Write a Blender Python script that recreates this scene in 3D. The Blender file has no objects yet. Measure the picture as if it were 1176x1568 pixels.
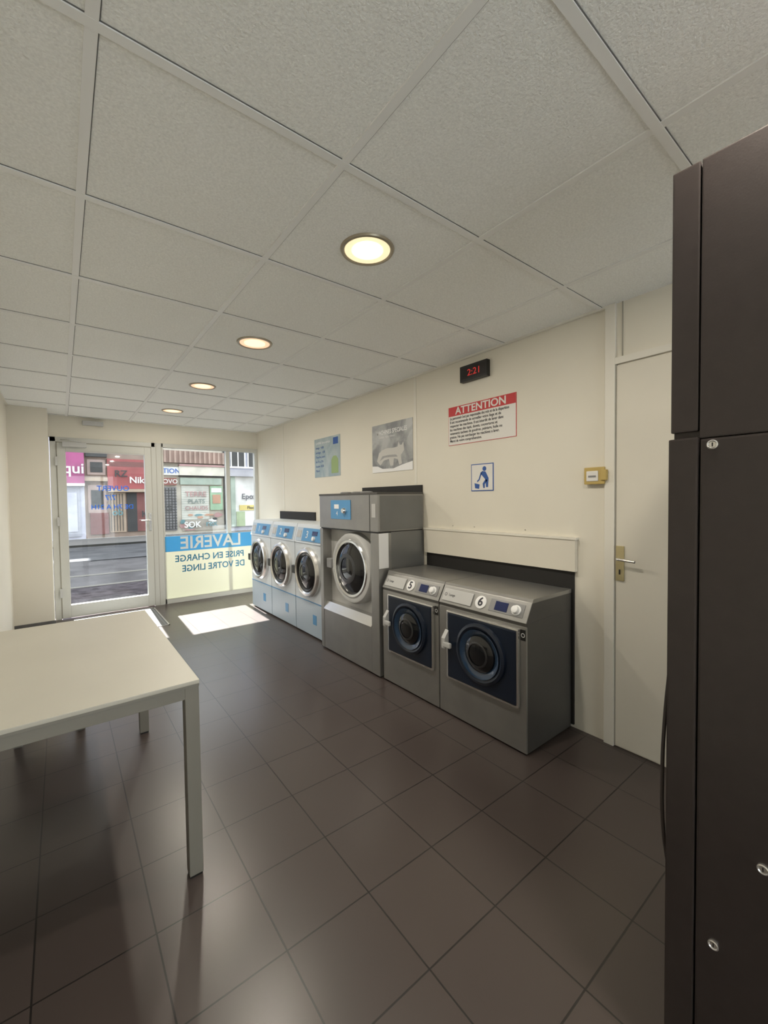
import bpy, bmesh, math, random
from mathutils import Matrix, Vector
scene = bpy.context.scene
scene.view_settings.view_transform = 'Standard'
I = Matrix.Identity(4)

# ------------------------------------------------------------------ materials
def mat(name, col, rough=0.5, metal=0.0, noise=None, bump=None, emit=None, spec=0.5, trans=None, coat=0):
    m = bpy.data.materials.new(name); m.use_nodes = True
    nt = m.node_tree; b = nt.nodes['Principled BSDF']
    b.inputs['Base Color'].default_value = (*col, 1)
    b.inputs['Roughness'].default_value = rough
    b.inputs['Metallic'].default_value = metal
    b.inputs['Specular IOR Level'].default_value = spec
    b.inputs['Coat Weight'].default_value = coat
    tc = nt.nodes.new('ShaderNodeTexCoord')
    if noise:
        n = nt.nodes.new('ShaderNodeTexNoise'); n.inputs['Scale'].default_value = noise[0]
        n.inputs['Detail'].default_value = 4
        nt.links.new(tc.outputs['Object'], n.inputs['Vector'])
        r = nt.nodes.new('ShaderNodeMapRange')
        r.inputs['From Min'].default_value = 0.3; r.inputs['From Max'].default_value = 0.7
        r.inputs['To Min'].default_value = 1 - noise[1]; r.inputs['To Max'].default_value = 1 + noise[1]
        nt.links.new(n.outputs['Fac'], r.inputs['Value'])
        mx = nt.nodes.new('ShaderNodeVectorMath'); mx.operation = 'SCALE'
        mx.inputs[0].default_value = col
        nt.links.new(r.outputs['Result'], mx.inputs['Scale'])
        nt.links.new(mx.outputs['Vector'], b.inputs['Base Color'])
    if bump:
        n2 = nt.nodes.new('ShaderNodeTexNoise'); n2.inputs['Scale'].default_value = bump[0]
        n2.inputs['Detail'].default_value = 5
        nt.links.new(tc.outputs['Object'], n2.inputs['Vector'])
        bp = nt.nodes.new('ShaderNodeBump'); bp.inputs['Strength'].default_value = bump[1]
        bp.inputs['Distance'].default_value = bump[2] if len(bump) > 2 else 0.002
        nt.links.new(n2.outputs['Fac'], bp.inputs['Height'])
        nt.links.new(bp.outputs['Normal'], b.inputs['Normal'])
    if emit:
        b.inputs['Emission Color'].default_value = (*emit[0], 1)
        b.inputs['Emission Strength'].default_value = emit[1]
    if trans:   # translucent sheet
        t = nt.nodes.new('ShaderNodeBsdfTranslucent'); t.inputs['Color'].default_value = (*col, 1)
        ms = nt.nodes.new('ShaderNodeMixShader'); ms.inputs[0].default_value = trans
        out = nt.nodes['Material Output']
        nt.links.new(b.outputs[0], ms.inputs[1]); nt.links.new(t.outputs[0], ms.inputs[2])
        nt.links.new(ms.outputs[0], out.inputs['Surface'])
    return m

M_wall = mat('wall_cream', (0.76, 0.722, 0.625), 0.6, noise=(1.5, 0.03), bump=(60, 0.15, 0.001))
M_wall2 = mat('panel_cream', (0.74, 0.70, 0.605), 0.5, noise=(2, 0.03))
M_trimc = mat('trim_cream', (0.78, 0.75, 0.67), 0.45)
M_seam = mat('seam_shadow', (0.36, 0.34, 0.29), 0.8)
M_ceil = mat('ceiling_tile', (0.90, 0.905, 0.875), 0.9, noise=(140, 0.07), bump=(170, 0.8, 0.004))
M_bar = mat('ceiling_bar', (0.84, 0.84, 0.82), 0.5)
M_gapshade = mat('ceiling_gap_shade', (0.16, 0.16, 0.15), 0.9)
M_frame = mat('window_frame_paint', (0.56, 0.56, 0.52), 0.4)
M_steel = mat('brushed_steel', (0.36, 0.355, 0.34), 0.36, metal=0.75, noise=(8, 0.05))
M_steel_d = mat('grey_side_panel', (0.10, 0.095, 0.088), 0.45, metal=0.4, noise=(5, 0.06))
M_steel_m = mat('mid_grey_panel', (0.20, 0.20, 0.195), 0.42, metal=0.4, noise=(5, 0.05))
M_steel_b = mat('bright_steel', (0.72, 0.71, 0.69), 0.25, metal=0.9)
M_chrome = mat('chrome', (0.8, 0.8, 0.8), 0.15, metal=1.0)
M_navy = mat('navy_door_panel', (0.008, 0.014, 0.028), 0.3)
M_black = mat('black_plastic', (0.012, 0.012, 0.012), 0.4)
M_blackboard = mat('black_board', (0.015, 0.014, 0.013), 0.7)
M_dglass = mat('dark_glass', (0.006, 0.007, 0.009), 0.08, coat=0.3)
M_bglass = mat('blue_bowl_glass', (0.02, 0.045, 0.09), 0.12, coat=0.5)
M_drum = mat('drum_shadow_metal', (0.09, 0.09, 0.095), 0.3, metal=0.8)
M_white = mat('white_enamel', (0.66, 0.71, 0.76), 0.35)
M_whiteB = mat('pale_blue_enamel', (0.46, 0.55, 0.64), 0.35)
M_blue = mat('panel_blue', (0.10, 0.31, 0.58), 0.4)
M_greyp = mat('grey_plastic', (0.25, 0.25, 0.25), 0.4)
M_lgrey = mat('light_grey_plastic', (0.50, 0.50, 0.49), 0.4)
M_lcd = mat('lcd', (0.02, 0.03, 0.10), 0.15)
M_screen = mat('clock_screen', (0.008, 0.006, 0.006), 0.3)
M_label = mat('label_white', (0.85, 0.85, 0.85), 0.5)
M_ttop = mat('table_top_laminate', (0.51, 0.495, 0.435), 0.42, noise=(3, 0.03))
M_tleg = mat('table_leg_metal', (0.225, 0.215, 0.188), 0.42)
M_cab = mat('brown_black_metal', (0.043, 0.034, 0.032), 0.36, metal=0.2, noise=(30, 0.06), bump=(250, 0.25, 0.0006))
M_red = mat('sign_red', (0.55, 0.03, 0.035), 0.5)
M_paper = mat('paper_white', (0.78, 0.76, 0.72), 0.5)
M_ink = mat('ink', (0.03, 0.03, 0.04), 0.6)
M_inkblue = mat('ink_blue', (0.03, 0.10, 0.35), 0.6)
M_led = mat('led_red', (0.2, 0.0, 0.0), 0.5, emit=((1.0, 0.05, 0.04), 0.4))
M_yel = mat('switch_yellow', (0.52, 0.38, 0.12), 0.5)
M_brass = mat('brass', (0.62, 0.54, 0.32), 0.3, metal=0.8)
M_base = mat('baseboard_tile', (0.12, 0.118, 0.115), 0.4, noise=(12, 0.2))
M_signblue = mat('sign_blue', (0.09, 0.36, 0.56), 0.5, trans=0.3)
M_signcream = mat('sign_cream', (0.70, 0.70, 0.60), 0.5, trans=0.24)
M_signtxt = mat('sign_text_blue', (0.04, 0.24, 0.40), 0.5, trans=0.2)
M_signtw = mat('sign_text_white', (0.86, 0.88, 0.84), 0.5, trans=0.3)
M_gtxt = mat('door_text_blue', (0.05, 0.22, 0.60), 0.5, trans=0.3)
M_mat = mat('grate_metal', (0.30, 0.30, 0.30), 0.4, metal=0.5)

def glass_mat():
    m = bpy.data.materials.new('window_glass'); m.use_nodes = True
    nt = m.node_tree; nt.nodes.clear()
    o = nt.nodes.new('ShaderNodeOutputMaterial'); t = nt.nodes.new('ShaderNodeBsdfTransparent')
    g = nt.nodes.new('ShaderNodeBsdfGlossy'); g.inputs['Roughness'].default_value = 0.02
    x = nt.nodes.new('ShaderNodeMixShader'); x.inputs[0].default_value = 0.035
    t.inputs['Color'].default_value = (0.93, 0.95, 0.95, 1)
    nt.links.new(t.outputs[0], x.inputs[1]); nt.links.new(g.outputs[0], x.inputs[2]); nt.links.new(x.outputs[0], o.inputs[0])
    return m
M_glass = glass_mat()

def floor_mat():
    m = mat('floor_tiles', (0.06, 0.05, 0.045), 0.29, spec=0.6)
    nt = m.node_tree; b = nt.nodes['Principled BSDF']
    tc = nt.nodes.new('ShaderNodeTexCoord'); mp = nt.nodes.new('ShaderNodeMapping')
    mp.inputs['Location'].default_value = (-0.481 + 2.9, -1.398 + 5.8, 0)
    br = nt.nodes.new('ShaderNodeTexBrick'); br.offset = 0; br.squash = 1
    br.inputs['Scale'].default_value = 1; br.inputs['Brick Width'].default_value = 0.29
    br.inputs['Row Height'].default_value = 0.29; br.inputs['Mortar Size'].default_value = 0.0026
    br.inputs['Mortar Smooth'].default_value = 0.1; br.inputs['Bias'].default_value = 0
    br.inputs['Color1'].default_value = (0.070, 0.054, 0.049, 1)
    br.inputs['Color2'].default_value = (0.065, 0.050, 0.0455, 1)
    br.inputs['Mortar'].default_value = (0.019, 0.016, 0.015, 1)
    nt.links.new(tc.outputs['Object'], mp.inputs['Vector']); nt.links.new(mp.outputs[0], br.inputs['Vector'])
    nt.links.new(br.outputs['Color'], b.inputs['Base Color'])
    bp = nt.nodes.new('ShaderNodeBump'); bp.inputs['Strength'].default_value = 0.5; bp.inputs['Distance'].default_value = 0.0015
    bp.invert = True
    nt.links.new(br.outputs['Fac'], bp.inputs['Height']); nt.links.new(bp.outputs[0], b.inputs['Normal'])
    return m
M_floor = floor_mat()

# ------------------------------------------------------------------ helpers
def root(name, loc=(0, 0, 0)):
    e = bpy.data.objects.new(name, None); e.location = loc; e.empty_display_size = 0.1
    scene.collection.objects.link(e); return e

def finish(ob, parent):
    scene.collection.objects.link(ob)
    if parent is not None:
        ob.parent = parent
        ob.matrix_parent_inverse = Matrix.Translation(-Vector(parent.location))
    return ob

def mesh_ob(name, bm, m, parent, M=I, smooth=False):
    bm.transform(M)
    bmesh.ops.recalc_face_normals(bm, faces=bm.faces)
    me = bpy.data.meshes.new(name); bm.to_mesh(me); bm.free()
    me.materials.append(m)
    if smooth:
        for p in me.polygons: p.use_smooth = True
    return finish(bpy.data.objects.new(name, me), parent)

def add_box(bm, lo, hi, bevel=0):
    r = bmesh.ops.create_cube(bm, size=1)
    vs = r['verts']
    for v in vs:
        for i in range(3):
            v.co[i] = lo[i] if v.co[i] < 0 else hi[i]
    if bevel:
        es = list({e for v in vs for e in v.link_edges})
        bmesh.ops.bevel(bm, geom=es, offset=bevel, segments=2, profile=0.7, affect='EDGES')

def box(name, lo, hi, m, parent=None, M=I, bevel=0):
    bm = bmesh.new(); add_box(bm, lo, hi, bevel)
    return mesh_ob(name, bm, m, parent, M)

def boxes(name, lst, m, parent=None, M=I, bevel=0):
    bm = bmesh.new()
    for lo, hi in lst: add_box(bm, lo, hi, bevel)
    return mesh_ob(name, bm, m, parent, M)

def prism(name, pts, x0, x1, m, parent, M=I):
    bm = bmesh.new()
    a = [bm.verts.new((x0, p[0], p[1])) for p in pts]
    b = [bm.verts.new((x1, p[0], p[1])) for p in pts]
    bm.faces.new(a); bm.faces.new(b)
    n = len(pts)
    for i in range(n):
        bm.faces.new((a[i], a[(i+1) % n], b[(i+1) % n], b[i]))
    return mesh_ob(name, bm, m, parent, M)

def revolve(name, prof, c, m, parent=None, M=I, seg=48, smooth=True):
    bm = bmesh.new(); rings = []
    for r, d in prof:
        if r < 1e-6: rings.append([bm.verts.new((c[0], c[1], c[2] + d))])
        else: rings.append([bm.verts.new((c[0] + r*math.cos(2*math.pi*i/seg), c[1] + r*math.sin(2*math.pi*i/seg), c[2] + d)) for i in range(seg)])
    for A, B in zip(rings, rings[1:]):
        for i in range(seg):
            j = (i+1) % seg
            if len(A) == 1 and len(B) == 1: continue
            if len(A) == 1: bm.faces.new((A[0], B[i], B[j]))
            elif len(B) == 1: bm.faces.new((A[i], A[j], B[0]))
            else: bm.faces.new((A[i], A[j], B[j], B[i]))
    ob = mesh_ob(name, bm, m, parent, M, smooth)
    if smooth:
        md = ob.modifiers.new('es', 'EDGE_SPLIT'); md.split_angle = math.radians(35)
    return ob

def text(name, s, pos, size, m, parent, M=I, align='CENTER', ext=0.0004, sx=1.0, bold=0.0):
    cu = bpy.data.curves.new(name, 'FONT'); cu.body = s; cu.size = size
    cu.align_x = align; cu.align_y = 'CENTER'; cu.extrude = ext; cu.resolution_u = 3; cu.offset = bold*size
    tmp = bpy.data.objects.new('tmp', cu); scene.collection.objects.link(tmp)
    bpy.context.view_layer.update()
    me = bpy.data.meshes.new_from_object(tmp.evaluated_get(bpy.context.evaluated_depsgraph_get()))
    bpy.data.objects.remove(tmp)
    me.transform(M @ Matrix.Translation(Vector(pos)) @ Matrix.Diagonal((sx, 1, 1, 1)))
    me.name = name; me.materials.clear(); me.materials.append(m)
    return finish(bpy.data.objects.new(name, me), parent)

def tube(name, pts, r, m, parent):
    cu = bpy.data.curves.new(name, 'CURVE'); cu.dimensions = '3D'; cu.bevel_depth = r; cu.bevel_resolution = 3
    sp = cu.splines.new('BEZIER'); sp.bezier_points.add(len(pts)-1)
    for p, q in zip(sp.bezier_points, pts):
        p.co = q; p.handle_left_type = p.handle_right_type = 'AUTO'
    cu.materials.append(m)
    return finish(bpy.data.objects.new(name, cu), parent)

def poly(name, pts, m, parent, M, z=0.0048):
    bm = bmesh.new(); bm.faces.new([bm.verts.new((p[0], p[1], z)) for p in pts]); return mesh_ob(name, bm, m, parent, M)

def front(X, Y, Z=0):   # local x -> -Y (viewer right), y -> Z, z -> -X (towards room)
    return Matrix(((0, 0, -1, X), (-1, 0, 0, Y), (0, 1, 0, Z), (0, 0, 0, 1)))

# ------------------------------------------------------------------ room shell
XL, XR, YB, YF, H = -0.40, 2.26, -2.2, 5.90, 2.28
box('floor', (XL-0.1, YB-0.1, -0.1), (XR+0.1, YF+0.08, 0), M_floor)
box('wall_right', (XR, YB-0.1, 0), (XR+0.1, YF+0.06, H), M_wall)
box('wall_left', (XL-0.1, YB-0.1, 0), (XL, YF+0.06, H), M_wall)
# back wall (behind the photographer); unseen glazing added to brighten the room
boxes('wall_back', [((XL, YB-0.1, 0), (XR, YB, 0.25)), ((XL, YB-0.1, 2.1), (XR, YB, H)), ((XL, YB-0.1, 0.25), (-0.25, YB, 2.1)), ((2.1, YB-0.1, 0.25), (XR, YB, 2.1))], M_wall)
w2 = root('added_back_window', (0.9, YB-0.05, 1.2))
boxes('frame', [((-0.25, YB-0.08, 0.25), (-0.19, YB-0.02, 2.1)), ((2.04, YB-0.08, 0.25), (2.1, YB-0.02, 2.1)), ((0.9, YB-0.08, 0.25), (0.96, YB-0.02, 2.1)),
                ((-0.19, YB-0.08, 0.25), (2.04, YB-0.02, 0.31)), ((-0.19, YB-0.08, 2.04), (2.04, YB-0.02, 2.1))], M_frame, w2)
box('pane', (-0.19, YB-0.055, 0.31), (2.04, YB-0.05, 2.04), M_glass, w2)
wf = root('wall_front', (0.9, 5.9, 2.1))
box('header', (XL, YF, 2.04), (XR, YF+0.06, H), M_wall, wf)
box('pier', (XL, 5.53, 0), (-0.085, YF+0.06, H), M_wall, wf)
box('baseboard_front', (XL, 5.515, 0), (-0.075, 5.53, 0.085), M_base)

ce = root('ceiling', (0.9, 2, H))
box('tiles', (XL-0.1, YB-0.1, H), (XR+0.1, YF+0.06, H+0.1), M_ceil, ce)
bars, gap_shade = [], []
xs = [0.078 + 0.6*k for k in range(0, 4)]
ys = [1.05 + 0.6*k for k in range(-5, 9)]
for x in xs:
    bars.append(((x-0.012, YB, H-0.004), (x+0.012, YF, H+0.001)))
    gap_shade.append(((x+0.012, YB, H-0.0014), (x+0.0145, YF, H+0.001)))
for y in ys:
    bars.append(((XL, y-0.012, H-0.0045), (XR, y+0.012, H+0.001)))
    gap_shade.append(((XL, y-0.0145, H-0.0014), (XR, y-0.012, H+0.001)))
boxes('grid_bars', bars, M_bar, ce); boxes('grid_gap_shade', gap_shade, M_gapshade, ce)  # dark strips beside the bars paint the shadow gap in colour
boxes('trim_1', [((XR-0.018, 1.02, H-0.012), (XR, YF, H)), ((XL, YB, H-0.012), (XL+0.018, 5.53, H))], M_trimc)

boxes('trim_2', [((XR-0.004, 2.485, 1.42), (XR, 2.51, H-0.012)), ((XR-0.004, 4.99, 1.17), (XR, 5.015, H-0.012))], M_trimc)
tr = root('trim_3', (XR, 1, 1))
box('post', (XR-0.018, 0.972, 0), (XR, 1.022, H), M_trimc, tr, bevel=0.003)
box('rail', (XR-0.016, 0.1, 1.972), (XR, 0.972, 2.005), M_trimc, tr)
box('transom_seam', (XR-0.004, 0.94, 2.005), (XR, 0.945, H), M_seam, tr)
lp = root('wall_panel', (XR, 2, 1))
box('board', (XR-0.030, 1.172, 0.888), (XR, 2.38, 1.066), M_wall2, lp, bevel=0.003)
box('cap', (XR-0.036, 1.165, 1.066), (XR, 2.38, 1.078), M_trimc, lp)
for k, y in enumerate((1.5, 1.9, 2.1)):
    box('screw_%d' % k, (XR-0.004, y, 1.10), (XR, y+0.006, 1.106), M_seam, lp)
box('backing_board', (XR-0.012, 1.188, 0.02), (XR-0.0005, 2.37, 0.885), M_blackboard)
box('backing_board', (XR-0.012, 2.42, 1.2), (XR-0.0005, 3.24, 1.412), M_blackboard)
box('backing_board', (XR-0.012, 4.17, 0.9), (XR-0.0005, 5.12, 1.165), M_blackboard)

# interior door
d = root('door_1', (XR, 0.6, 1))
box('leaf', (XR-0.010, 0.12, 0.008), (XR, 0.966, 1.966), M_wall2, d, bevel=0.002)
box('gap_line', (XR-0.012, 0.966, 0.008), (XR-0.001, 0.971, 1.97), M_seam, d)
box('handle_plate', (XR-0.018, 0.925, 0.872), (XR-0.010, 0.963, 1.05), M_brass, d, bevel=0.002)
tube('lever', [(XR-0.012, 0.945, 0.985), (XR-0.05, 0.944, 0.985), (XR-0.055, 0.93, 0.985), (XR-0.055, 0.86, 0.98)], 0.007, M_steel_b, d)
box('keyhole', (XR-0.020, 0.941, 0.905), (XR-0.017, 0.948, 0.93), M_black, d)

# ------------------------------------------------------------------ shop front glazing
F0, F1 = YF-0.02, YF+0.05
dd = root('door_2', (0.44, YF, 1))
boxes('frame', [((-0.08, F0, 0), (-0.025, F1, 2.04)), ((0.905, F0, 0), (1.018, F1, 2.04)), ((-0.08, F0, 1.985), (0.95, F1, 2.04))], M_frame, dd, bevel=0.004)
boxes('leaf', [((-0.018, F0-0.015, 0.012), (0.06, F1-0.01, 1.975)), ((0.83, F0-0.015, 0.012), (0.90, F1-0.01, 1.975)),
               ((0.06, F0-0.015, 1.89), (0.83, F1-0.01, 1.975)), ((0.06, F0-0.015, 0.012), (0.83, F1-0.03, 0.155))], M_frame, dd, bevel=0.004)
boxes('door_gaps', [((-0.025, F0-0.002, 0.01), (-0.018, F0+0.01, 1.98)), ((0.90, F0-0.002, 0.01), (0.905, F0+0.01, 1.98)), ((-0.02, F0-0.002, 1.975), (0.9, F0+0.01, 1.985)), ((0.957, F0-0.002, 0), (0.961, F0+0.01, 2.04))], M_seam, dd)
box('beads', (0.06, F0-0.02, 1.875), (0.83, F0-0.012, 1.89), M_lgrey, dd)
box('pane', (0.06, YF+0.01, 0.155), (0.83, YF+0.016, 1.89), M_glass, dd)
box('closer', (0.03, F0-0.07, 1.93), (0.25, F0-0.015, 1.985), M_lgrey, dd, bevel=0.006)
tube('closer_arm', [(0.20, F0-0.05, 1.99), (0.10, F0-0.10, 2.0), (0.02, F0-0.02, 2.01)], 0.006, M_lgrey, dd)
box('lock_plate', (0.855, F0-0.022, 0.95), (0.885, F0-0.014, 1.17), M_steel_b, dd, bevel=0.002)
tube('pull', [(0.87, F0-0.02, 1.08), (0.87, F0-0.06, 1.08), (0.85, F0-0.065, 1.08), (0.77, F0-0.065, 1.08)], 0.008, M_steel_b, dd)
for k, z in enumerate((0.25, 1.05, 1.72)):
    box('hinge_%d' % k, (-0.035, F0-0.035, z), (-0.012, F0-0.012, z+0.1), M_lgrey, dd, bevel=0.003)
MM = Matrix(((-1, 0, 0, 0), (0, 0, 1, 0), (0, 1, 0, 0), (0, 0, 0, 1)))   # reads from the street
def glasstxt(n, s, X, Y, Z, size, m, par, sx=1, bold=0.0):
    return text(n, s, (-X, Z, Y), size, m, par, MM, sx=sx, bold=bold)
glasstxt('lettering_1', 'OUVERT', 0.50, YF+0.006, 1.47, 0.085, M_gtxt, dd, bold=0.012)
glasstxt('lettering_2', '7/7', 0.47, YF+0.006, 1.36, 0.085, M_gtxt, dd, bold=0.012)
glasstxt('lettering_3', 'DE 7H A 21H', 0.49, YF+0.006, 1.25, 0.075, M_gtxt, dd, bold=0.012)

wn = root('window_1', (1.6, YF, 1))
boxes('frame', [((1.02, F0, 1.99), (XR, F1, 2.04)), ((1.02, F0, 0), (XR, F1, 0.07)), ((2.215, F0, 0.07), (XR, F1, 1.99)),
                ((1.815, F0+0.005, 0.07), (1.866, F1, 1.99)), ((1.02, F0, 0), (1.04, F1, 2.04))], M_frame, wn, bevel=0.004)
box('pane', (1.02, YF+0.02, 0.07), (2.22, YF+0.026, 1.99), M_glass, wn)
sg = root('window_sign', (1.6, YF, 0.5))
SY = F0-0.0035
box('blue_band', (1.03, SY, 0.665), (2.2, SY+0.002, 0.86), M_signblue, sg)
box('cream_sheet', (1.03, SY, 0.06), (2.2, SY+0.002, 0.665), M_signcream, sg)
glasstxt('word_1', 'LAVERIE', 1.60, SY-0.001, 0.762, 0.225, M_signtw, sg, 0.97, bold=0.018)
glasstxt('word_2', 'PRISE EN CHARGE', 1.585, SY-0.001, 0.565, 0.118, M_signtxt, sg, 0.93, bold=0.018)
glasstxt('word_3', 'DE VOTRE LINGE', 1.63, SY-0.001, 0.43, 0.118, M_signtxt, sg, 0.90, bold=0.018)

box('door_sensor', (0.22, YF-0.05, 2.19), (0.42, YF, 2.24), M_lgrey, None, bevel=0.006)

g = root('entrance_grate', (0.5, 5.3, 0))
boxes('frame', [((0.08, 4.87, 0), (0.88, 4.885, 0.006)), ((0.08, 5.785, 0), (0.88, 5.80, 0.006)), ((0.08, 4.87, 0), (0.095, 5.8, 0.006)), ((0.865, 4.87, 0), (0.88, 5.8, 0.006))], M_steel_b, g)
box('bed', (0.09, 4.88, 0), (0.87, 5.79, 0.002), M_black, g)
boxes('slats', [((0.10, 4.89+0.035*i, 0.002), (0.86, 4.905+0.035*i, 0.006)) for i in range(25)] +
      [((0.12+0.09*i, 4.88, 0.002), (0.126+0.09*i, 5.79, 0.0055)) for i in range(9)], M_mat, g)

# ------------------------------------------------------------------ recessed lights
M_ring = mat('downlight_ring', (0.38, 0.33, 0.25), 0.3, metal=0.4)
for k, y in enumerate([1.35, 2.55, 3.75, 4.95, 0.15, -1.05]):
    r = root('recessed_downlight', (0.978, y, H))
    col = (1.0, 0.85, 0.52) if k == 0 else (1.0, 0.56, 0.34)
    ml = mat('downlight_lens', (0.8, 0.7, 0.5), 0.4, emit=(col, 0.9))
    mc = mat('downlight_core', (0.8, 0.7, 0.5), 0.4, emit=((1.0, 0.97, 0.80) if k == 0 else (1.0, 0.76, 0.55), 1.1))
    revolve('ring', [(0.089, -0.004), (0.093, -0.008), (0.102, -0.007), (0.106, 0.0), (0.106, 0.002)], (0.978, y, H), M_ring, r)
    revolve('lens', [(0.091, -0.004), (0.05, -0.003), (0, -0.003)], (0.978, y, H), ml, r)
    revolve('core', [(0.062, -0.0045), (0.03, -0.0055), (0, -0.006)], (0.978, y, H), mc, r)
    L = bpy.data.lights.new('bulb', 'AREA'); L.shape = 'DISK'; L.size = 0.07
    L.energy = 10.5; L.color = (1.0, 0.92, 0.79)
    lo = bpy.data.objects.new('bulb', L); lo.location = (0.978, y, H-0.0075)
    finish(lo, r)

# ------------------------------------------------------------------ front-loading washers 5, 6
def front_loader(num, yleft, w):
    Xf, Ht, D = 1.815, 0.786, 0.43
    r = root('front_load_washing_machine', (Xf+0.2, yleft-w/2, 0))
    M = front(Xf, yleft)
    box('body', (0.002, 0.008, -D), (w-0.002, 0.672, -0.004), M_steel_d, r, M, bevel=0.006)
    box('plinth', (0.02, 0.0, -D+0.02), (w-0.02, 0.03, -0.03), M_black, r, M)
    box('front_skin', (0.002, 0.010, -0.012), (w-0.002, 0.655, 0.0), M_steel, r, M, bevel=0.004)
    prism('control_housing', [(0.672, 0.0), (0.672, -D), (0.77, -D), (0.77, -0.055)], 0.002, w-0.002, M_steel_d, r, M)
    box('dark_gap', (0.004, 0.655, -0.02), (w-0.004, 0.673, -0.006), M_black, r, M)
    prism('worktop', [(0.768, -0.050), (0.786, -0.058), (0.788, -0.07), (0.788, -D), (0.768, -D)], 0.0, w, M_steel, r, M)
    th = math.atan2(0.055, 0.098)
    P = M @ Matrix.Translation((0, 0.672, 0.0)) @ Matrix.Rotation(-th, 4, 'X')
    L = 0.112
    box('control_face', (0.002, 0.0, -0.004), (w-0.002, L, 0.004), M_steel, r, P, bevel=0.003)
    box('drawer_front', (0.02, 0.016, 0.004), (0.40*w, 0.092, 0.010), M_lgrey, r, P, bevel=0.004)
    revolve('emblem', [(0.010, 0.0105), (0.007, 0.0108)], (0.07*w, 0.055, 0), M_ink, r, P, 24)
    text('logo', 'Lavage', (0.15*w, 0.055, 0.0105), 0.022, M_ink, r, P, sx=0.8)
    revolve('number_disc', [(0.037, 0.004), (0.037, 0.008), (0.034, 0.009), (0, 0.009)], (0.5*w, 0.055, 0), M_label, r, P, 32)
    text('number', str(num), (0.5*w, 0.055, 0.0095), 0.07, M_ink, r, P, ext=0.0012, bold=0.02)
    box('control_strip', (0.60*w, 0.022, 0.003), (0.95*w, 0.092, 0.0065), M_greyp, r, P, bevel=0.002)
    box('display', (0.66*w, 0.032, 0.006), (0.79*w, 0.082, 0.009), M_lcd, r, P, bevel=0.001)
    revolve('knob', [(0.027, 0.006), (0.027, 0.012), (0.021, 0.014), (0.019, 0.03), (0.016, 0.032), (0, 0.032)], (0.88*w, 0.055, 0), M_label, r, P, 32)
    x0, x1, z0, z1 = 0.075, w-0.037, 0.232, 0.64
    box('door_frame', (x0, z0, 0.0), (x1, z1, 0.018), M_steel_b, r, M, bevel=0.008)
    box('door_panel', (x0+0.014, z0+0.014, 0.012), (x1-0.012, z1-0.010, 0.022), M_navy, r, M, bevel=0.008)
    cx, cz = (x0+x1)/2+0.01, 0.45
    revolve('door_ring', [(0.168, 0.02), (0.165, 0.034), (0.150, 0.040), (0.135, 0.034), (0.128, 0.022)], (cx, cz, 0), M_navy, r, M)
    revolve('seal', [(0.134, 0.030), (0.115, 0.024), (0.10, 0.014)], (cx, cz, 0.01), M_bglass, r, M)
    revolve('bowl', [(0.102, 0.024), (0.098, 0.034), (0.075, 0.046), (0.04, 0.052), (0, 0.054)], (cx, cz, 0), M_dglass, r, M)
    revolve('drum_ring', [(0.070, 0.0485), (0.062, 0.052), (0.058, 0.0515)], (cx, cz, 0.001), M_drum, r, M)
    prism('door_handle', [(cz+0.075, 0.02), (cz+0.03, 0.055), (cz-0.03, 0.055), (cz-0.02, 0.02)], x0-0.005, x0+0.022, M_lgrey, r, M)
    box('door_handle_grip', (x0+0.01, cz-0.02, 0.04), (x0+0.065, cz+0.010, 0.060), M_lgrey, r, M, bevel=0.008)
    box('sticker', (w-0.035, 0.585, 0.0), (w-0.006, 0.64, 0.002), M_black, r, M)
    revolve('sticker_ring', [(0.011, 0.0025), (0.008, 0.0025)], (w-0.02, 0.612, 0), M_label, r, M, 24)
front_loader(5, 2.376, 0.565)
front_loader(6, 1.808, 0.608)

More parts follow.
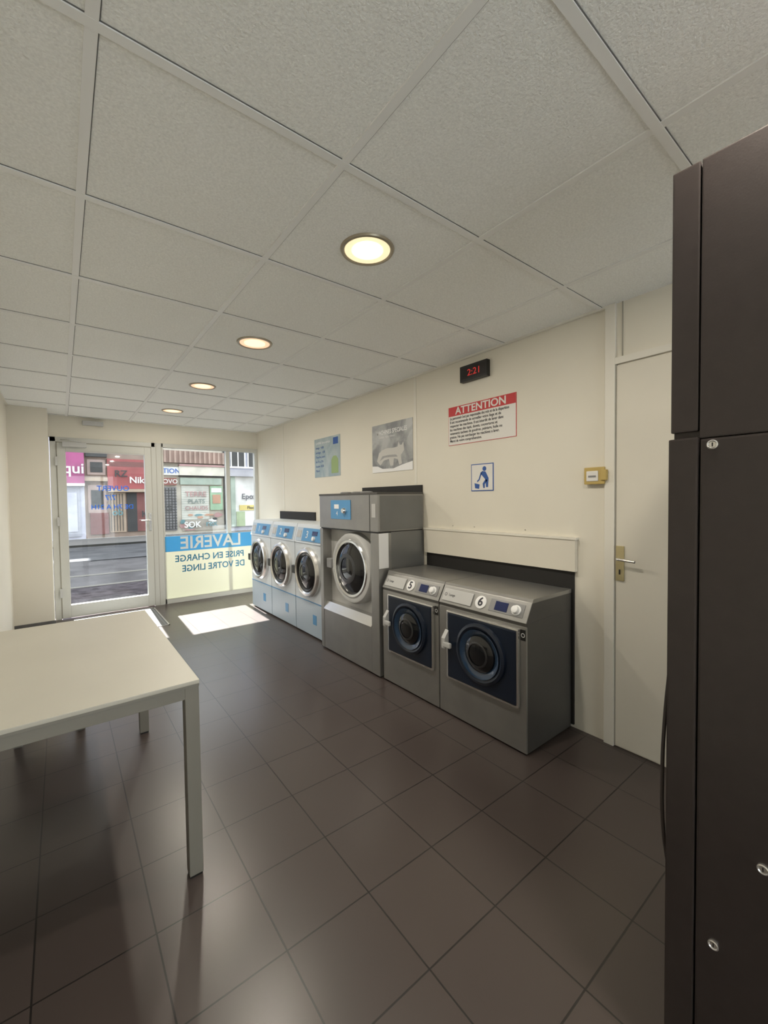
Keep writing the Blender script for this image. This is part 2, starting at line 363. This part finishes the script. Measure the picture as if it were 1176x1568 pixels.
# ------------------------------------------------------------------ large washer 4
def large_washer():
    Xf, yl, w, Ht, D = 1.80, 3.255, 0.855, 1.35, 0.447
    r = root('industrial_washing_machine', (Xf+0.2, yl-w/2, 0)); M = front(Xf, yl)
    box('body', (0.004, 0.012, -D), (w-0.002, 1.06, -0.12), M_steel_m, r, M, bevel=0.004)
    box('plinth', (0.02, 0.0, -D+0.02), (w-0.02, 0.05, -0.03), M_black, r, M)
    box('header', (0, 1.065, -D), (w-0.004, Ht, 0), M_steel, r, M, bevel=0.008)
    box('header_side', (w-0.006, 1.075, -D+0.01), (w-0.003, Ht-0.02, -0.02), M_steel_m, r, M)
    box('lid', (0.0, Ht-0.012, -D), (w-0.002, Ht+0.004, 0.004), M_steel_d, r, M, bevel=0.003)
    box('header_split', (w-0.105, 1.067, -0.001), (w-0.100, Ht-0.012, 0.0015), M_black, r, M)
    box('header_gap', (0.004, 1.055, -D+0.01), (w-0.006, 1.067, -0.012), M_black, r, M)
    box('side_column', (w-0.095, 0.012, -0.12), (w, 1.055, 0.0), M_steel, r, M, bevel=0.004)
    box('side_reflection', (w-0.001, 0.80, -0.09), (w+0.003, 1.055, -0.004), M_label, r, M)  # white strip painting the bright reflection on the stainless side
    box('left_strip', (0.0, 0.012, -0.12), (0.05, 1.055, 0.0), M_steel, r, M, bevel=0.004)
    box('lower_panel', (0.052, 0.012, -0.09), (w-0.098, 0.36, -0.002), M_steel, r, M, bevel=0.004)
    prism('sloped_lip', [(0.355, 0.004), (0.42, -0.03), (0.42, -0.11), (0.33, -0.08)], 0.052, w-0.098, M_steel_b, r, M)
    box('recess_back', (0.05, 0.40, -0.125), (w-0.095, 1.055, -0.085), M_lgrey, r, M)
    box('control_panel', (0.20, 1.145, 0.0), (0.50, 1.30, 0.005), M_blue, r, M, bevel=0.002)
    box('display', (0.26, 1.23, 0.004), (0.33, 1.265, 0.007), M_label, r, M)
    text('number', '4', (0.30, 1.19, 0.006), 0.05, M_label, r, M)
    revolve('knob', [(0.025, 0.004), (0.024, 0.02), (0.018, 0.03), (0, 0.03)], (0.42, 1.215, 0), M_chrome, r, M, 24)
    box('label', (w-0.075, 1.17, 0.0), (w-0.03, 1.27, 0.002), M_lgrey, r, M)
    cx, cz, R = 0.465, 0.755, 0.285
    revolve('door_ring', [(R, -0.086), (R, -0.03), (R*0.95, -0.008), (R*0.86, -0.004), (R*0.80, -0.012), (R*0.76, -0.04)], (cx, cz, 0), M_lgrey, r, M, 64)
    revolve('door_chrome', [(R*0.82, -0.010), (R*0.79, 0.0), (R*0.73, -0.002), (R*0.70, -0.03)], (cx, cz, 0), M_chrome, r, M, 64)
    revolve('door_glass', [(R*0.72, -0.02), (R*0.66, -0.012), (R*0.5, 0.002), (R*0.3, 0.010), (0, 0.014)], (cx, cz, 0), M_dglass, r, M, 64)
    revolve('drum', [(R*0.42, 0.0075), (R*0.34, 0.0115), (R*0.31, 0.0115)], (cx-0.02, cz, 0.001), M_drum, r, M, 48)
    box('latch', (0.115, cz-0.03, -0.085), (0.19, cz+0.05, 0.005), M_greyp, r, M, bevel=0.01)
    for k, x in enumerate((0.25, 0.42, 0.55)):
        revolve('soap_cap_%d' % k, [(0.05, 0), (0.05, 0.010), (0.03, 0.014), (0, 0.014)], (Xf+0.12, yl-x, Ht+0.004), M_greyp, r, I, 24)
large_washer()

# ------------------------------------------------------------------ washers 1-3
def tall_washer(num, yleft, w):
    Xf, Ht, D = 1.86, 1.07, 0.385
    r = root('coin_operated_washing_machine', (Xf+0.2, yleft-w/2, 0)); M = front(Xf, yleft)
    box('body', (0.003, 0.012, -D), (w-0.003, 0.93, -0.006), M_lgrey, r, M, bevel=0.006)
    box('plinth', (0.02, 0, -D+0.02), (w-0.02, 0.04, -0.02), M_greyp, r, M)
    box('lower_panel', (0.004, 0.016, -0.008), (w-0.004, 0.33, 0.004), M_whiteB, r, M, bevel=0.005)
    box('door_panel', (0.004, 0.335, -0.008), (w-0.004, 0.89, 0.004), M_white, r, M, bevel=0.005)
    box('blue_trim', (0.004, 0.33, -0.006), (w-0.004, 0.340, 0.006), M_blue, r, M)
    prism('control_housing', [(0.89, 0.012), (0.89, -D), (Ht, -D), (Ht, -0.035), (Ht-0.015, -0.03)], 0.002, w-0.002, M_white, r, M)
    th = math.atan2(0.042, 0.165)
    P = M @ Matrix.Translation((0, 0.89, 0.012)) @ Matrix.Rotation(-th, 4, 'X')
    box('control_face', (0.03, 0.015, -0.002), (w-0.03, 0.15, 0.004), M_whiteB, r, P, bevel=0.002)
    box('blue_panel', (0.16, 0.02, 0.003), (w-0.05, 0.145, 0.007), M_blue, r, P)
    text('number', str(num), (0.26, 0.08, 0.008), 0.10, M_label, r, P, ext=0.001)
    box('display', (0.36, 0.08, 0.006), (0.46, 0.12, 0.010), M_lcd, r, P)
    revolve('knob', [(0.022, 0.006), (0.02, 0.025), (0, 0.027)], (0.41, 0.05, 0), M_label, r, P, 24)
    box('handle_slot', (0.045, 0.05, 0.003), (0.13, 0.12, 0.008), M_lgrey, r, P, bevel=0.002)
    cx, cz, R = w/2, 0.62, 0.238
    revolve('door_ring', [(R, 0.0), (R, 0.03), (R*0.94, 0.05), (R*0.86, 0.055), (R*0.80, 0.045), (R*0.78, 0.02)], (cx, cz, 0), M_steel_b, r, M, 64)
    revolve('gasket', [(R*0.80, 0.035), (R*0.74, 0.048), (R*0.68, 0.035)], (cx, cz, 0), M_black, r, M, 64)
    revolve('door_glass', [(R*0.70, 0.03), (R*0.6, 0.045), (R*0.35, 0.062), (0, 0.068)], (cx, cz, 0), M_dglass, r, M, 48)
    revolve('drum', [(R*0.42, 0.058), (R*0.34, 0.0645), (R*0.31, 0.0645)], (cx, cz, 0.001), M_drum, r, M, 48)
    box('latch', (0.015, cz-0.04, 0.0), (0.085, cz+0.04, 0.055), M_black, r, M, bevel=0.01)
    box('sticker', (0.36, 0.13, 0.004), (0.43, 0.22, 0.006), M_blue, r, M)
for k in range(3):
    tall_washer(3-k, 3.27 + 0.61*(k+1), 0.605)

# ------------------------------------------------------------------ table
t = root('folding_table', (0, 2.1, 0))
tx0, tx1, ty0, ty1, tz = -0.375, 0.362, 1.525, 2.715, 0.69
box('top', (tx0, ty0, tz-0.014), (tx1, ty1, tz), M_ttop, t, bevel=0.003)
boxes('rim', [((tx0+0.001, ty0+0.001, tz-0.022), (tx1-0.001, ty1-0.001, tz-0.014))], M_tleg, t)
boxes('apron', [((tx0+0.04, ty0+0.004, tz-0.060), (tx1-0.04, ty0+0.024, tz-0.022)), ((tx0+0.04, ty1-0.024, tz-0.060), (tx1-0.04, ty1-0.004, tz-0.022)),
                ((tx0+0.004, ty0+0.04, tz-0.060), (tx0+0.024, ty1-0.04, tz-0.022)), ((tx1-0.024, ty0+0.04, tz-0.060), (tx1-0.004, ty1-0.04, tz-0.022))], M_tleg, t, bevel=0.002)
k = 0
for x in (tx0+0.002, tx1-0.047):
    for y in (ty0+0.002, ty1-0.047):
        k += 1
        box('leg_%d' % k, (x, y, 0.008), (x+0.045, y+0.045, tz-0.018), M_tleg, t, bevel=0.003)
        box('foot_%d' % k, (x+0.003, y+0.003, 0), (x+0.042, y+0.042, 0.01), M_black, t)

st = root('bench', (-0.08, 3.1, 0))
box('seat', (-0.25, 2.93, 0.42), (0.09, 3.5, 0.45), M_greyp, st, bevel=0.006)
boxes('rails', [((-0.22, 2.945, 0.38), (0.06, 2.965, 0.42)), ((-0.22, 3.46, 0.38), (0.06, 3.48, 0.42))], M_tleg, st)
k = 0
for x in (-0.235, 0.04):
    for y in (2.94, 3.455):
        k += 1; box('leg_%d' % k, (x, y, 0), (x+0.035, y+0.035, 0.42), M_tleg, st, bevel=0.002)

# ------------------------------------------------------------------ payment cabinet on the right
c = root('payment_cabinet', (1.3, 0, 0))
cx, cy = 1.05, 0.339
ct = 1.985
box('body', (cx+0.012, -0.55, 0.0), (cx+0.55, cy-0.002, ct-0.004), M_cab, c, bevel=0.004)
box('corner_strip_top', (cx, cy-0.049, 1.438), (cx+0.014, cy, ct), M_cab, c, bevel=0.003)
box('upper_door', (cx-0.001, -0.54, 1.422), (cx+0.014, cy-0.052, ct), M_cab, c, bevel=0.003)
box('corner_strip_low', (cx-0.010, cy-0.052, 0.03), (cx+0.014, cy+0.001, 1.424), M_cab, c, bevel=0.004)
box('lower_door', (cx-0.007, -0.54, 0.03), (cx+0.014, cy-0.055, 1.419), M_cab, c, bevel=0.004)
MC = front(cx-0.007, 0)
for k, (y, z) in enumerate(((0.263, 1.406), (0.177, 0.588), (0.252, 0.374))):
    revolve('lock_%d' % k, [(0.0095, 0), (0.0095, 0.004), (0.0075, 0.005), (0.006, 0.003), (0, 0.003)], (-y, z, 0), M_steel_b, c, MC, 24)
    box('lock_slot_%d' % k, (-y-0.001, z-0.004, 0.003), (-y+0.001, z+0.004, 0.0036), M_black, c, MC)
tube('cable', [(1.055, 0.339, 0.92), (1.053, 0.346, 0.82), (1.053, 0.351, 0.68), (1.053, 0.348, 0.55), (1.058, 0.338, 0.46)], 0.004, M_cab, c)

# ------------------------------------------------------------------ wall items
ck = root('digital_wall_clock', (XR, 1.88, 2.16)); M = front(XR, 1.995, 2.105)
box('case', (0, 0, 0), (0.232, 0.108, 0.035), M_black, ck, M, bevel=0.003)
box('screen', (0.012, 0.016, 0.034), (0.220, 0.092, 0.0355), M_screen, ck, M)
text('digits', '2:21', (0.125, 0.052, 0.036), 0.062, M_led, ck, M, sx=1.1)

s = root('warning_sign', (XR, 1.85, 1.82)); M = front(XR, 2.132, 1.688)
box('panel', (0, 0, 0), (0.567, 0.268, 0.004), M_paper, s, M)
box('red_border', (-0.003, -0.003, 0), (0.570, 0.271, 0.003), M_red, s, M)
box('red_band', (0.0, 0.205, 0.004), (0.567, 0.268, 0.005), M_red, s, M)
text('title', 'ATTENTION', (0.283, 0.236, 0.0055), 0.070, M_paper, s, M, sx=1.1, ext=0.001, bold=0.02)
lines = ["Le personnel n'est pas responsable des vols et de la disparition", "Il est recommande de surveiller votre linge et de", "respecter les machines. Il est interdit de laver dans",
         "les machines des tapis, duvets, couvertures et", "vetements tachees de goudron, peinture, huile ou", "graisse. Ne pas surcharger les machines a laver.", "Merci de votre comprehension."]
for k, l in enumerate(lines):
    text('line_%d' % k, l, (0.012, 0.188-0.0268*k, 0.0045), 0.0262, M_ink, s, M, align='LEFT', sx=0.86 if k else 0.76, ext=0.0006, bold=0.010)

s = root('instruction_pictogram', (XR, 1.83, 1.44)); M = front(XR, 1.926, 1.350)
box('panel', (0, 0, 0), (0.188, 0.185, 0.003), M_inkblue, s, M)
box('face', (0.006, 0.006, 0.003), (0.182, 0.179, 0.004), M_paper, s, M)
revolve('head', [(0.016, 0.0045), (0.016, 0.005), (0, 0.005)], (0.115, 0.150, 0), M_inkblue, s, M, 24)
poly('torso', [(0.095, 0.135), (0.125, 0.13), (0.15, 0.085), (0.145, 0.025), (0.128, 0.025), (0.125, 0.075), (0.085, 0.115)], M_inkblue, s, M)
poly('arm', [(0.095, 0.125), (0.075, 0.075), (0.055, 0.06), (0.052, 0.07), (0.066, 0.08), (0.085, 0.13)], M_inkblue, s, M)
poly('leg_back', [(0.125, 0.08), (0.10, 0.05), (0.105, 0.02), (0.118, 0.02), (0.118, 0.045), (0.14, 0.07)], M_inkblue, s, M)
poly('basket', [(0.03, 0.055), (0.075, 0.045), (0.07, 0.015), (0.035, 0.02)], M_inkblue, s, M)

def poster(X, yl, z0, w, h, kind):
    s = root('wall_poster', (X, yl-w/2, z0+h/2)); M = front(X, yl, z0)
    m = bpy.data.materials.new('poster_print'); m.use_nodes = True; nt = m.node_tree; b = nt.nodes['Principled BSDF']
    b.inputs['Roughness'].default_value = 0.3
    tc = nt.nodes.new('ShaderNodeTexCoord'); n = nt.nodes.new('ShaderNodeTexNoise'); n.inputs['Scale'].default_value = 7 if kind else 5
    n.inputs['Detail'].default_value = 3; n.inputs['Distortion'].default_value = 0.8
    cr = nt.nodes.new('ShaderNodeValToRGB'); e = cr.color_ramp.elements
    if kind:
        e[0].color = (0.20, 0.21, 0.22, 1); e[1].color = (0.42, 0.43, 0.43, 1)
    else:
        e[0].color = (0.29, 0.38, 0.42, 1); e[1].color = (0.46, 0.52, 0.52, 1)
    e[0].position = 0.35; e[1].position = 0.65
    nt.links.new(tc.outputs['Object'], n.inputs['Vector']); nt.links.new(n.outputs['Fac'], cr.inputs[0]); nt.links.new(cr.outputs[0], b.inputs['Base Color'])
    box('sheet', (0, 0, 0), (w, h, 0.004), m, s, M)
    return s, M
s, M = poster(XR, 3.08, 1.54, 0.55, 0.42, 1)
text('title', 'MACHINES SPECIALES', (0.275, 0.345, 0.0045), 0.052, M_label, s, M, sx=0.82, bold=0.012)
text('subtitle', 'couettes, tapis, rideaux', (0.21, 0.305, 0.0045), 0.024, M_label, s, M)
M_cat = mat('poster_cat', (0.55, 0.54, 0.51), 0.4)
M_catd = mat('poster_cat_shade', (0.33, 0.33, 0.33), 0.4)
poly('cat_body', [(0.07, 0.10), (0.10, 0.17), (0.15, 0.195), (0.22, 0.205), (0.30, 0.20), (0.36, 0.205), (0.375, 0.245), (0.39, 0.215), (0.415, 0.215), (0.435, 0.24), (0.44, 0.20), (0.445, 0.17), (0.42, 0.145), (0.40, 0.13),
                  (0.415, 0.06), (0.38, 0.05), (0.36, 0.10), (0.31, 0.11), (0.30, 0.05), (0.26, 0.05), (0.24, 0.11), (0.17, 0.10), (0.12, 0.06)], M_cat, s, M)
poly('cat_shade', [(0.11, 0.10), (0.18, 0.125), (0.26, 0.125), (0.36, 0.12), (0.34, 0.14), (0.24, 0.145), (0.15, 0.14)], M_catd, s, M, 0.0052)
poly('towel', [(0.0, 0.0), (0.0, 0.06), (0.08, 0.055), (0.15, 0.03), (0.3, 0.025), (0.42, 0.05), (0.55, 0.07), (0.55, 0.0)], M_label, s, M, 0.0046)
s, M = poster(XR, 4.17, 1.55, 0.535, 0.42, 0)
for k in range(7):
    text('row_%d' % k, ['LAVERIE libre service', 'lavage   4,00', 'sechage   1,00', 'Tous les jours', 'de 7h a 21h', 'lessive  0,50', 'Merci'][k],
         (0.03, 0.37-0.05*k, 0.0045), 0.035, M_inkblue if k else M_label, s, M, align='LEFT')
poly('bottle', [(0.36, 0.03), (0.36, 0.17), (0.40, 0.21), (0.46, 0.21), (0.50, 0.17), (0.50, 0.03)], mat('poster_green', (0.30, 0.42, 0.18), 0.5), s, M)
box('logo', (0.40, 0.33, 0.004), (0.50, 0.40, 0.0045), M_inkblue, s, M)

s = root('light_switch', (XR, 1.07, 1.41)); M = front(XR, 1.122, 1.368)
box('casing', (0, 0, 0), (0.105, 0.090, 0.032), M_yel, s, M, bevel=0.005)
box('plate', (0.014, 0.016, 0.030), (0.076, 0.070, 0.036), M_paper, s, M, bevel=0.004)
box('rocker', (0.025, 0.036, 0.036), (0.065, 0.046, 0.0375), M_greyp, s, M)
box('side_box', (0.090, 0.02, 0.0), (0.118, 0.075, 0.04), M_yel, s, M, bevel=0.004)

# ------------------------------------------------------------------ outside
ZS = -0.10
M_asph = mat('asphalt', (0.022, 0.022, 0.024), 1.0, noise=(1.5, 0.25), spec=0.0)
M_asphlift = mat('asphalt_shade_lift', (0.085, 0.085, 0.090), 1.0, noise=(1.5, 0.25), spec=0.0)  # lighter copy of the asphalt, shade compensation put into the colour
M_pave = mat('pavement', (0.013, 0.012, 0.014), 1.0, noise=(7, 0.45), spec=0.0)
M_line = mat('road_paint', (0.034, 0.034, 0.033), 1.0, spec=0.0)
o = root('street', (3, 12, ZS))
box('near_pavement', (-14, YF+0.08, ZS-0.2), (20, 8.6, ZS), M_pave, o)
box('doorstep', (-0.4, YF+0.08, ZS), (2.4, YF+0.35, ZS+0.07), M_pave, o)
box('carriageway', (-14, 8.6, ZS-0.25), (20, 17, ZS-0.06), M_asph, o)
boxes('kerbs', [((-14, 8.5, ZS-0.2), (20, 8.64, ZS+0.005)), ((-14, 16.95, ZS-0.2), (20, 17.1, ZS+0.005))], M_line, o)
boxes('markings', [((-14, 10.2, ZS-0.06), (20, 10.4, ZS-0.055))], M_line, o)
box('far_lane_shade_lift', (-14, 12.9, ZS-0.06), (20, 16.95, ZS-0.056), M_asphlift, o)  # paler strip where the building's shadow falls, offsetting that shade in colour
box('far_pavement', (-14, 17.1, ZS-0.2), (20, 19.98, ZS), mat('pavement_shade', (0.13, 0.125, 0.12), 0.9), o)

fa = root('street_building', (4, 20.5, 3)); FY = 20.0
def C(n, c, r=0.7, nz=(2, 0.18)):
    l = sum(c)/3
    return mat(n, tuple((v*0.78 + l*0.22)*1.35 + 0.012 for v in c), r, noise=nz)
beige = C('render_beige', (0.26, 0.235, 0.19)); brown = C('brick_brown', (0.14, 0.095, 0.072)); lav = C('lavender_render', (0.27, 0.28, 0.36))
redp = C('red_paint', (0.19, 0.022, 0.025)); dred = C('dark_red', (0.10, 0.022, 0.02)); mag = C('magenta', (0.20, 0.010, 0.10))
dark = C('dark_void', (0.012, 0.013, 0.015)); green = C('green_grey', (0.18, 0.23, 0.19)); wht = C('shop_white', (0.40, 0.40, 0.39)); yel = C('yellow_band', (0.42, 0.33, 0.06))
tile = C('roof_tiles', (0.14, 0.08, 0.06)); pink = C('pink_wall', (0.20, 0.14, 0.125)); cream = C('shutter_cream', (0.30, 0.30, 0.27)); tan = C('tan', (0.22, 0.16, 0.11))
teal = C('graffiti_teal', (0.05, 0.14, 0.16)); ora = C('graffiti_orange', (0.28, 0.14, 0.08)); rose = C('graffiti_rose', (0.22, 0.11, 0.11))
def fb(n, x0, x1, z0, z1, m, p=0.05): box(n, (x0, FY-p, z0), (x1, FY+0.05, z1), m, fa)
box('wall_a', (-14, FY, ZS), (0.75, FY+0.5, 8), lav, fa)
box('wall_b', (0.75, FY, ZS), (3.1, FY+0.5, 9), brown, fa)
box('wall_c', (3.1, FY, ZS), (6.05, FY+0.5, 7), beige, fa)
box('wall_d', (6.05, FY, ZS), (20, FY+0.5, 9), lav, fa)
ST = Matrix(((1, 0, 0, 0), (0, 0, -1, 0), (0, 1, 0, 0), (0, 0, 0, 1)))
SF = Matrix(((1, 0, 0, 0), (0, 0, -1, FY), (0, 1, 0, 0), (0, 0, 0, 1)))
def ft(s, x, z, size, m, y=FY-0.12, b=0.015): text('letters', s, (x, z, -y), size, m, fa, ST, bold=b)
fb('magenta_sign', 0.05, 0.75, 2.05, 3.3, mag, 0.3); ft('qui', 0.42, 2.6, 0.55, wht, FY-0.32)
fb('magenta_lip', 0.05, 0.75, 1.95, 2.05, wht, 0.32)
fb('grey_door', -0.3, 0.6, 0, 1.9, C('blue_grey', (0.20, 0.21, 0.26))); fb('door_panel_l', -0.2, 0.1, 0.2, 1.7, lav, 0.08); fb('door_panel_r', 0.2, 0.5, 0.2, 1.7, lav, 0.08)
fb('roof_b', 0.8, 1.5, 3.1, 3.3, dark, 0.2)
fb('upper_window_a', 0.85, 1.45, 2.4, 3.0, pink); fb('window_a_dark', 0.95, 1.35, 2.5, 2.9, dark, 0.07); fb('cornice', 0.75, 1.5, 2.15, 2.3, tan, 0.2)
fb('window_b', 0.85, 1.45, 0.9, 2.0, pink); fb('window_b_dark', 0.95, 1.35, 1.1, 1.8, dark, 0.07)
fb('shopfront_red', 1.5, 3.0, 1.85, 3.05, redp, 0.15); fb('red_doors', 0.9, 1.5, 0.05, 0.9, dred, 0.08); fb('brown_shutter', 1.55, 2.1, 0.1, 1.7, tan)
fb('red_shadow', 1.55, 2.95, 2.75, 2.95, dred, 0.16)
for k in range(5): fb('board_line', 1.58+0.1*k, 1.60+0.1*k, 0.15, 1.65, dark, 0.07)
fb('dark_entry', 2.15, 2.5, 0.1, 1.7, dark); fb('red_doors_r', 2.5, 3.0, 0.1, 1.7, dred); fb('shop_awning', 1.5, 3.0, 1.72, 1.84, tan, 0.3)
fb('white_sign_c', 3.1, 4.15, 2.45, 2.8, wht, 0.15); ft('ATION', 3.72, 2.62, 0.28, M_inkblue, FY-0.17)
fb('red_sign_c', 3.1, 4.0, 2.02, 2.33, C('red_brown', (0.15, 0.03, 0.02)), 0.15); ft('OVO', 3.75, 2.17, 0.26, wht, FY-0.17)
fb('lattice_shutter', 3.15, 4.0, 0.05, 1.95, C('shutter_grey', (0.11, 0.11, 0.12)), 0.05)
boxes('lattice', [((3.15, FY-0.07, 0.1+0.12*k), (4.0, FY-0.05, 0.13+0.12*k)) for k in range(15)] + [((3.2+0.12*k, FY-0.075, 0.1), (3.23+0.12*k, FY-0.05, 1.9)) for k in range(7)], dark, fa)
fb('fascia', 4.1, 6.0, 2.45, 2.85, C('fascia_cream', (0.33, 0.31, 0.26)), 0.25); fb('fascia2', 4.15, 5.9, 2.05, 2.35, green, 0.15)
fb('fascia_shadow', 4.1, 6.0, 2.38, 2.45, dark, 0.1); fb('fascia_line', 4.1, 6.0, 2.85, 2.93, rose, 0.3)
fb('roof_band', 3.1, 6.0, 2.98, 3.5, tile, 0.3)
boxes('roof_ribs', [((3.1+0.2*k, FY-0.34, 2.98), (3.18+0.2*k, FY-0.3, 3.5)) for k in range(15)], C('rib', (0.20, 0.13, 0.10)), fa)
fb('shutter_white', 4.2, 5.35, 0.5, 2.0, cream); ft('TERRE', 4.78, 1.62, 0.32, rose); ft('PLATS', 4.8, 1.3, 0.26, C('gr', (0.08, 0.11, 0.10))); ft('CHAUDS', 4.8, 1.0, 0.24, rose)
boxes('shutter_slats', [((4.2, FY-0.056, 0.5+0.1*k), (5.35, FY-0.05, 0.512+0.1*k)) for k in range(15)], green, fa)
random.seed(4)
def blob(n, x, z, a, b, m, d):
    poly(n, [(x + a*math.cos(j*0.7)*(0.6+0.5*random.random()), z + b*math.sin(j*0.7)*(0.6+0.5*random.random())) for j in range(9)], m, fa, SF, d)
for k in range(14):   # graffiti on the shutters and plinth
    blob('graffiti_%d' % k, random.uniform(4.15, 5.8), random.uniform(0.05, 0.8), random.uniform(0.1, 0.25), random.uniform(0.05, 0.12), [teal, ora, wht, rose, dark][k % 5], 0.07+0.001*k)
for k, (x, z, t2) in enumerate(((1.95, 2.45, 'RZ'), (2.5, 2.2, 'Nik'), (1.8, 0.9, 'ob'), (2.75, 0.8, 'K'), (4.6, 0.27, 'SOK'), (5.4, 0.3, 'rex'), (3.55, 1.0, 'TG'))):
    ft(t2, x, z, 0.36, [dark, wht, teal][k % 3], FY-0.2, 0.02)
fb('poster_green', 5.4, 5.95, 0.9, 2.0, C('poster_leaf', (0.15, 0.26, 0.16)), 0.08); fb('poster_red', 5.5, 5.85, 1.2, 1.6, ora, 0.1); fb('poster_top', 5.45, 5.9, 1.7, 1.9, wht, 0.1)
fb('stall_base', 4.2, 6.0, 0.0, 0.5, C('base_grey', (0.19, 0.17, 0.14)))
fb('drainpipe', 6.02, 6.14, 0, 6, dark, 0.1)
fb('up_window_d1', 6.4, 7.0, 2.95, 4.3, dark); fb('up_window_d2', 7.2, 7.75, 2.95, 4.3, dark)
boxes('window_bars', [((x, FY-0.08, 2.9), (x+0.05, FY-0.04, 4.35)) for x in (6.36, 6.68, 7.0, 7.16, 7.46, 7.75)] + [((6.3, FY-0.12, 2.85), (7.85, FY, 2.92))], wht, fa)
fb('shop_white_d', 6.3, 9.0, 0.1, 2.45, wht, 0.12); fb('yellow_band', 6.7, 8.5, 0.85, 1.1, yel, 0.16); fb('awning_d', 6.2, 9, 2.45, 2.75, C('grey_awn', (0.2, 0.2, 0.23)), 0.4)
fb('grey_frame_d', 6.3, 6.5, 0.1, 2.45, green, 0.2); fb('shop_door_d', 6.55, 6.95, 0.1, 0.8, C('leafy', (0.20, 0.26, 0.14)), 0.15)
ft('Epoxy', 7.25, 1.5, 0.36, C('dk', (0.05, 0.05, 0.07)), FY-0.17); ft('Flocage', 7.35, 0.97, 0.2, dark, FY-0.18)
boxes('upper_windows', [((x, FY-0.05, z), (x+0.8, FY+0.05, z+1.3)) for x in (-12, -10, -8, -6, -4, -2, 9, 11, 13, 15, 17) for z in (3.6, 6)] +
      [((x, FY-0.05, 4.4), (x+0.7, FY+0.05, 5.7)) for x in (1.0, 2.1, 3.5, 4.9)], dark, fa)
of = root('facade_wall', (1, 6, 3))
box('left', (-14, YF-0.02, ZS), (XL-0.1, YF+0.06, 3.2), beige, of)
box('right', (XR+0.1, YF-0.02, ZS), (20, YF+0.06, 3.2), beige, of)

# ------------------------------------------------------------------ light
w = bpy.data.worlds.new('World'); scene.world = w; w.use_nodes = True
bg = w.node_tree.nodes['Background']; bg.inputs[0].default_value = (0.92, 0.96, 1.0, 1); bg.inputs[1].default_value = 4.1
S = bpy.data.lights.new('sun', 'SUN'); S.energy = 50; S.angle = math.radians(0.6); S.color = (1.0, 0.98, 0.95)
so = bpy.data.objects.new('sun', S); scene.collection.objects.link(so); so.location = (2, 14, 12)
so.rotation_euler = Vector((-0.03, -1, -1.25)).to_track_quat('-Z', 'Y').to_euler()

# ------------------------------------------------------------------ camera
yaw = math.radians(37.7); p = 0.03125; rl = 0.013
Rh = Vector((math.cos(yaw), -math.sin(yaw), 0)); Fh = Vector((math.sin(yaw), math.cos(yaw), 0)); Z = Vector((0, 0, 1))
F = Fh*math.cos(p) - Z*math.sin(p); U = Fh*math.sin(p) + Z*math.cos(p)
Ri = (Rh - rl*U).normalized(); Ui = (U + rl*Rh).normalized()
cam = bpy.data.cameras.new('camera'); co = bpy.data.objects.new('camera', cam); scene.collection.objects.link(co)
cam.sensor_fit = 'VERTICAL'; cam.sensor_height = 36; cam.lens = 640/1568*36; cam.clip_start = 0.02; cam.clip_end = 200
co.matrix_world = Matrix(((Ri.x, Ui.x, -F.x, 0), (Ri.y, Ui.y, -F.y, 0), (Ri.z, Ui.z, -F.z, 1.305), (0, 0, 0, 1)))
scene.camera = co
